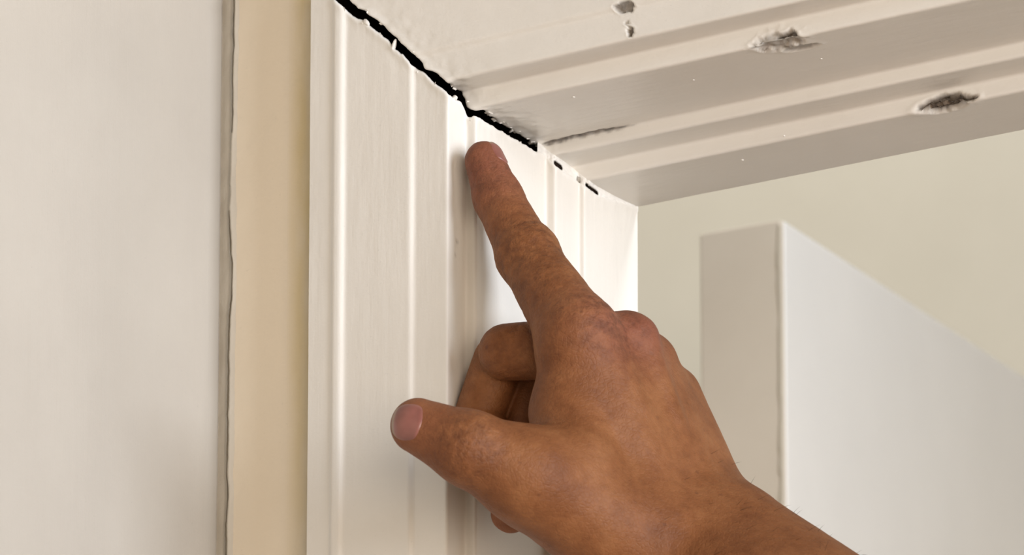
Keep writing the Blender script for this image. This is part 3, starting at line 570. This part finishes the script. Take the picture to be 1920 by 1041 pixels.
def surface_nets(lo, hi, h):
    n = np.ceil((hi - lo) / h).astype(int) + 1
    cs = 5
    nc_ = np.ceil(n / cs).astype(int)
    gi = np.stack(np.meshgrid(*[np.arange(k) for k in nc_], indexing='ij'), -1).reshape(-1, 3)
    ctr = lo + (gi * cs + (cs - 1) / 2) * h
    dc = hand_sdf(ctr)
    S = np.repeat(np.repeat(np.repeat(dc.reshape(nc_), cs, 0), cs, 1), cs, 2).astype(np.float32)
    near = np.abs(dc) < cs * h * 1.6
    off = np.stack(np.meshgrid(*[np.arange(cs)] * 3, indexing='ij'), -1).reshape(-1, 3)
    idx = (gi[near][:, None, :] * cs + off[None]).reshape(-1, 3)
    vals = np.empty(len(idx), np.float32)
    for k in range(0, len(idx), 300000): vals[k:k+300000] = hand_sdf(lo + idx[k:k+300000] * h)
    S[idx[:, 0], idx[:, 1], idx[:, 2]] = vals
    ins = S < 0
    sh = np.array(S.shape)
    acc = np.zeros(tuple(sh - 1) + (3,), np.float32); cnt = np.zeros(tuple(sh - 1), np.float32)
    corners = [(i, j, k) for i in (0, 1) for j in (0, 1) for k in (0, 1)]
    sl = lambda c: tuple(slice(c[a], sh[a] - 1 + c[a]) for a in range(3))
    for ax in range(3):
        for c in corners:
            if c[ax]: continue
            c2 = list(c); c2[ax] = 1
            s0, s1 = S[sl(c)], S[sl(c2)]
            m = (s0 < 0) != (s1 < 0)
            w = np.nonzero(m)
            t = s0[w] / (s0[w] - s1[w])
            p = np.tile(np.array(c, np.float32), (len(t), 1)); p[:, ax] = t
            acc[w] += p; cnt[w] += 1
    act = np.nonzero(cnt > 0)
    vid = -np.ones(cnt.shape, np.int64); vid[act] = np.arange(len(act[0]))
    verts = lo + (np.stack(act, -1) + acc[act] / cnt[act][:, None]) * h
    quads = []
    for ax in range(3):
        a0 = [slice(None)] * 3; a1 = [slice(None)] * 3
        a0[ax] = slice(0, -1); a1[ax] = slice(1, None)
        m = ins[tuple(a0)] != ins[tuple(a1)]
        q = np.stack(np.nonzero(m), -1)
        u, v = (ax + 1) % 3, (ax + 2) % 3
        ok = (q[:, u] > 0) & (q[:, v] > 0) & (q[:, u] < sh[u] - 1) & (q[:, v] < sh[v] - 1)
        q = q[ok]
        flip = ins[q[:, 0], q[:, 1], q[:, 2]]
        ids = []
        for du, dv in ((1, 1), (0, 1), (0, 0), (1, 0)):
            r = q.copy(); r[:, u] -= du; r[:, v] -= dv
            ids.append(vid[r[:, 0], r[:, 1], r[:, 2]])
        f = np.stack(ids, -1); f[~flip] = f[~flip][:, ::-1]
        quads.append(f)
    return verts, np.concatenate(quads)
allj = np.array(list(J.values()))
hv, hf = surface_nets(allj.min(0) - 34, allj.max(0) + 48, 0.8)
for _ in range(1):                                   # settle the vertices on the exact surface
    d = hand_sdf(hv); eps = 0.6
    gr = np.stack([hand_sdf(hv + eps * np.eye(3)[k]) - d for k in range(3)], -1) / eps
    hv = hv - 0.8 * (d / np.clip((gr ** 2).sum(1), .3, None))[:, None] * gr
keep = (hf >= 0).all(1); hf = hf[keep]
# folds over the joints, loose skin on the finger, faint veins on the back of the hand
d = hand_sdf(hv)
gr = np.stack([hand_sdf(hv + .5 * np.eye(3)[k]) - d for k in range(3)], -1); gr /= np.linalg.norm(gr, axis=1)[:, None]
rel = np.zeros(len(hv))
def folds(a, b, c, rad, wl, depth, seed, nrm_dir):
    ax = (b - a) / np.linalg.norm(b - a)
    t = (hv - c) @ ax + 1.1 * vnoise(hv, .16, seed)
    dist = np.linalg.norm(hv - c, axis=1)
    m = np.exp(-(dist / rad) ** 2) * np.clip(.25 + gr @ nrm_dir, 0, 1)
    return depth * m * (np.abs(np.sin(pi * t / wl)) ** .5 - .75)
vdir = np.array([.45, .2, .85]); vdir /= np.linalg.norm(vdir)
rel += folds(J['index_mcp'], J['index_pip'], J['index_pip'], 11, 2.7, .42, 301, vdir)
rel += folds(J['index_pip'], J['index_dip'], J['index_dip'], 8, 2.2, .40, 302, vdir)
rel += folds(J['index_mcp'], J['index_pip'], .65 * J['index_mcp'] + .35 * J['index_pip'], 10, 3.3, .30, 303, vdir)
rel += folds(J['thumb_mcp'], J['thumb_ip'], J['thumb_ip'] + [0, 0, 6], 9, 2.6, .45, 304, np.array([0, .1, 1.]))
rel += folds(J['middle_mcp'], J['middle_pip'], J['middle_pip'], 9, 2.6, .35, 305, np.array([-.5, .6, .6]))
near_i = np.exp(-(np.minimum(cone(hv, J['index_mcp'], J['index_pip'], 12, 10), cone(hv, J['index_pip'], J['index_tip'], 9, 7)) / 6) ** 2)
rel += near_i * (.16 * vnoise(hv, .30, 310) + .10 * vnoise(hv, .6, 311))
rel += .10 * vnoise(hv, .22, 312)
hv = hv + gr * rel[:, None]
def to_room(p): return (HO + (np.asarray(p) @ HM) / 1000)

def skin_material():
    m, nt, b = new_mat('tanned_skin'); L = nt.links.new
    tc = N(nt, 'ShaderNodeTexCoord')
    n1 = N(nt, 'ShaderNodeTexNoise', Scale=55.0, Detail=6.0, Roughness=0.62); L(tc.outputs['Object'], n1.inputs['Vector'])
    n2 = N(nt, 'ShaderNodeTexNoise', Scale=240.0, Detail=5.0, Roughness=0.65); L(tc.outputs['Object'], n2.inputs['Vector'])
    base = ramp(nt, n1.outputs['Fac'], [(0.28, (0.15, 0.052, 0.018)), (0.5, (0.215, 0.081, 0.029)), (0.72, (0.27, 0.112, 0.043))])
    n5 = N(nt, 'ShaderNodeTexNoise', Scale=330.0, Detail=4.0, Roughness=0.7); L(tc.outputs['Object'], n5.inputs['Vector'])
    f5 = ramp(nt, n5.outputs['Fac'], [(0.34, (0.66, 0.60, 0.58)), (0.5, (1, 1, 1)), (0.68, (1.30, 1.36, 1.42))])
    mm = nt.nodes.new('ShaderNodeMix'); mm.data_type = 'RGBA'; mm.blend_type = 'MULTIPLY'; mk = N(nt, 'ShaderNodeAttribute', attribute_name='knuckle')
    mf = N(nt, 'ShaderNodeMath', operation='MULTIPLY_ADD'); L(mk.outputs['Fac'], mf.inputs[0]); mf.inputs[1].default_value = 0.6; mf.inputs[2].default_value = 0.28
    L(mf.outputs[0], mm.inputs[0])
    L(base.outputs[0], mm.inputs[6]); L(f5.outputs[0], mm.inputs[7])
    red = N(nt, 'ShaderNodeAttribute', attribute_name='ruddy')
    rf = N(nt, 'ShaderNodeMath', operation='MULTIPLY'); L(red.outputs['Fac'], rf.inputs[0]); rf.inputs[1].default_value = 0.75
    c = mixc(nt, rf.outputs[0], mm.outputs[2], (0.235, 0.08, 0.052))
    kn = N(nt, 'ShaderNodeAttribute', attribute_name='knuckle')
    wr = ramp(nt, n2.outputs['Fac'], [(0.38, (1, 1, 1)), (0.55, (0, 0, 0))])
    wm = N(nt, 'ShaderNodeMath', operation='MULTIPLY'); L(wr.outputs[0], wm.inputs[0]); L(kn.outputs['Fac'], wm.inputs[1])
    wm2 = N(nt, 'ShaderNodeMath', operation='MULTIPLY'); L(wm.outputs[0], wm2.inputs[0]); wm2.inputs[1].default_value = 0.75
    c = mixc(nt, wm2.outputs[0], c, (0.07, 0.026, 0.014))
    vf = N(nt, 'ShaderNodeTexVoronoi', Scale=210.0, feature='F1'); L(tc.outputs['Object'], vf.inputs['Vector'])
    fr_ = ramp(nt, vf.outputs['Distance'], [(0.10, (1, 1, 1)), (0.20, (0, 0, 0))])
    n4 = N(nt, 'ShaderNodeTexNoise', Scale=70.0, Detail=1.0); L(tc.outputs['Object'], n4.inputs['Vector'])
    fm = ramp(nt, n4.outputs['Fac'], [(0.56, (0, 0, 0)), (0.66, (0.55, 0.55, 0.55))])
    fx = N(nt, 'ShaderNodeMath', operation='MULTIPLY'); L(fr_.outputs[0], fx.inputs[0]); L(fm.outputs[0], fx.inputs[1])
    c = mixc(nt, fx.outputs[0], c, (0.10, 0.036, 0.018))
    L(c, b.inputs['Base Color'])
    b.inputs['Roughness'].default_value = 0.55
    b.inputs['Specular IOR Level'].default_value = 0.22
    b.inputs['Subsurface Weight'].default_value = 0.12
    b.inputs['Subsurface Radius'].default_value = (1.0, 0.4, 0.2)
    b.inputs['Subsurface Scale'].default_value = 0.0025
    vo = N(nt, 'ShaderNodeTexVoronoi', Scale=620.0, feature='DISTANCE_TO_EDGE'); L(tc.outputs['Object'], vo.inputs['Vector'])
    vr = ramp(nt, vo.outputs['Distance'], [(0.0, (0, 0, 0)), (0.18, (1, 1, 1))])
    b1 = N(nt, 'ShaderNodeBump', Strength=0.22, Distance=0.0004); L(vr.outputs[0], b1.inputs['Height'])
    k2 = N(nt, 'ShaderNodeMath', operation='MULTIPLY_ADD'); L(kn.outputs['Fac'], k2.inputs[0]); k2.inputs[1].default_value = 0.9; k2.inputs[2].default_value = 0.28
    b2 = N(nt, 'ShaderNodeBump', Distance=0.0012); L(n2.outputs['Fac'], b2.inputs['Height']); L(k2.outputs[0], b2.inputs['Strength'])
    L(b1.outputs[0], b2.inputs['Normal']); L(b2.outputs[0], b.inputs['Normal'])
    return m
M_skin = skin_material()
hand = mesh_obj('person', hv / 1000, hf, M_skin, smooth=True)
hand.matrix_world = Matrix.Translation(Vector(HO)) @ Matrix(HM.T.tolist()).to_4x4()
def gmask(c, r): return np.exp(-(np.linalg.norm(hv - c, axis=1) / r) ** 2)
kn = np.clip(gmask(J['index_pip'], 14) + gmask(J['index_dip'], 10) + .8 * gmask(J['index_mcp'] + [9, 5, 6], 14) + .6 * gmask(.5 * (J['index_pip'] + J['index_mcp']), 14) + .5 * gmask(J['index_tip'], 10)
             + .7 * gmask(J['thumb_ip'] + [0, 0, 8], 11) + .5 * gmask(J['middle_mcp'], 15) + .5 * gmask(J['middle_pip'], 13), 0, 1)
float_attr(hand, 'knuckle', kn)
ru = np.clip(.75 * gmask(J['index_mcp'] + [12, 5, 8], 15) + .8 * gmask(J['index_tip'], 16) + .7 * gmask(J['middle_mcp'] + [10, 6, 5], 14) + .45 * gmask(J['thumb_tip'], 16) + .5 * gmask(J['index_dip'], 14) + .5 * gmask(J['ring_tip'], 12), 0, 1)
float_attr(hand, 'ruddy', ru)
tag(hand, 'bare right hand and forearm, index finger raised to the crack in the frame', 'person')

# fingernails, laid on the finished surface
def nail_material():
    m, nt, b = new_mat('pink_nail'); L = nt.links.new
    tc = N(nt, 'ShaderNodeTexCoord'); n = N(nt, 'ShaderNodeTexNoise', Scale=160.0, Detail=3.0); L(tc.outputs['Object'], n.inputs['Vector'])
    r = ramp(nt, n.outputs['Fac'], [(0.3, (0.20, 0.072, 0.055)), (0.7, (0.27, 0.105, 0.082))])
    at = N(nt, 'ShaderNodeAttribute', attribute_name='free_edge')
    c = mixc(nt, at.outputs['Fac'], r.outputs[0], (0.30, 0.20, 0.14))
    L(c, b.inputs['Base Color']); b.inputs['Roughness'].default_value = 0.32
    return m
M_nail = nail_material()
def nail(centre, along, normal, ln, wd, label):
    centre, along, normal = map(lambda v: np.array(v, float), (centre, along, normal))
    along /= np.linalg.norm(along); normal -= along * (along @ normal); normal /= np.linalg.norm(normal)
    side = np.cross(along, normal)
    nu, nv = 25, 21
    P = []; edge = []; fe = []
    for i in range(nu):
        for j in range(nv):
            u, v = 2 * i / (nu - 1) - 1, 2 * j / (nv - 1) - 1
            # squircle outline: rounded cuticle, rounder free end
            k = 1 - 0.30 * abs(u) ** 3
            P.append(centre + along * (u * ln / 2 * (1 - (.38 if u < 0 else .14) * v * v)) + side * (v * wd / 2 * k) + normal * 14)
            edge.append(max(abs(u) if u < 0 else 0.0, abs(v))); fe.append(np.clip((u - .72) / .12, 0, 1))
    P = np.array(P)
    for _ in range(40): P = P - normal * np.clip(hand_sdf(P), -2, 3)[:, None] * 0.8
    lift = 0.40 - 1.3 * np.clip((np.array(edge) - .72) / .28, 0, 1) ** 2
    P = P + normal * lift[:, None]
    o = mesh_obj('fingernail', P / 1000, [tuple(f) for f in grid_faces(nu, nv)], M_nail, parent=hand, smooth=True)
    float_attr(o, 'free_edge', fe)
    o['label'] = label
nail(J['thumb_tip'] + [-2.5, 0.5, 6], [-.86, .12, -.50], [-.35, .05, .92], 13.0, 14.0, 'pink thumbnail')
nail(J['index_tip'] + [2.0, 0.5, 1], [-.30, .90, -.30], [.86, .25, .44], 10.0, 8.6, 'pink index fingernail')


# sparse dark hairs on the wrist and the back of the hand
hn_ = None
cand = np.nonzero((hv[:, 1] < -25) & (hv[:, 0] > 20))[0]
sel = rng.choice(cand, 420, replace=False)
d0 = hand_sdf(hv[sel]); gr = np.stack([hand_sdf(hv[sel] + .5 * np.eye(3)[k]) - d0 for k in range(3)], -1); gr /= np.linalg.norm(gr, axis=1)[:, None]
V, Fc = [], []
flow = np.array([.75, .1, .15])
for p, nrm_ in zip(hv[sel], gr):
    ln = random.uniform(2.5, 6.0)
    d = nrm_ * .55 + flow * random.uniform(.5, 1) + rng.normal(0, .22, 3); d /= np.linalg.norm(d)
    sd = np.cross(d, rng.normal(0, 1, 3)); sd /= np.linalg.norm(sd); sd2 = np.cross(d, sd)
    b = len(V)
    for t, w in ((-.05, .055), (.5, .045), (1, .01)):
        c = p + d * ln * t - nrm_ * (t * t) * ln * .18
        for q in range(3):
            a = 2 * pi * q / 3; V.append((c + (sd * cos(a) + sd2 * sin(a)) * w) / 1000)
    for lvl in range(2):
        for q in range(3):
            a = b + lvl * 3; Fc.append((a + q, a + (q + 1) % 3, a + 3 + (q + 1) % 3, a + 3 + q))
M_hair = plain('dark_brown_hair', (0.06, 0.032, 0.018), 0.6)
tag(mesh_obj('arm_hair', V, Fc, M_hair, parent=hand), kind='stuff')
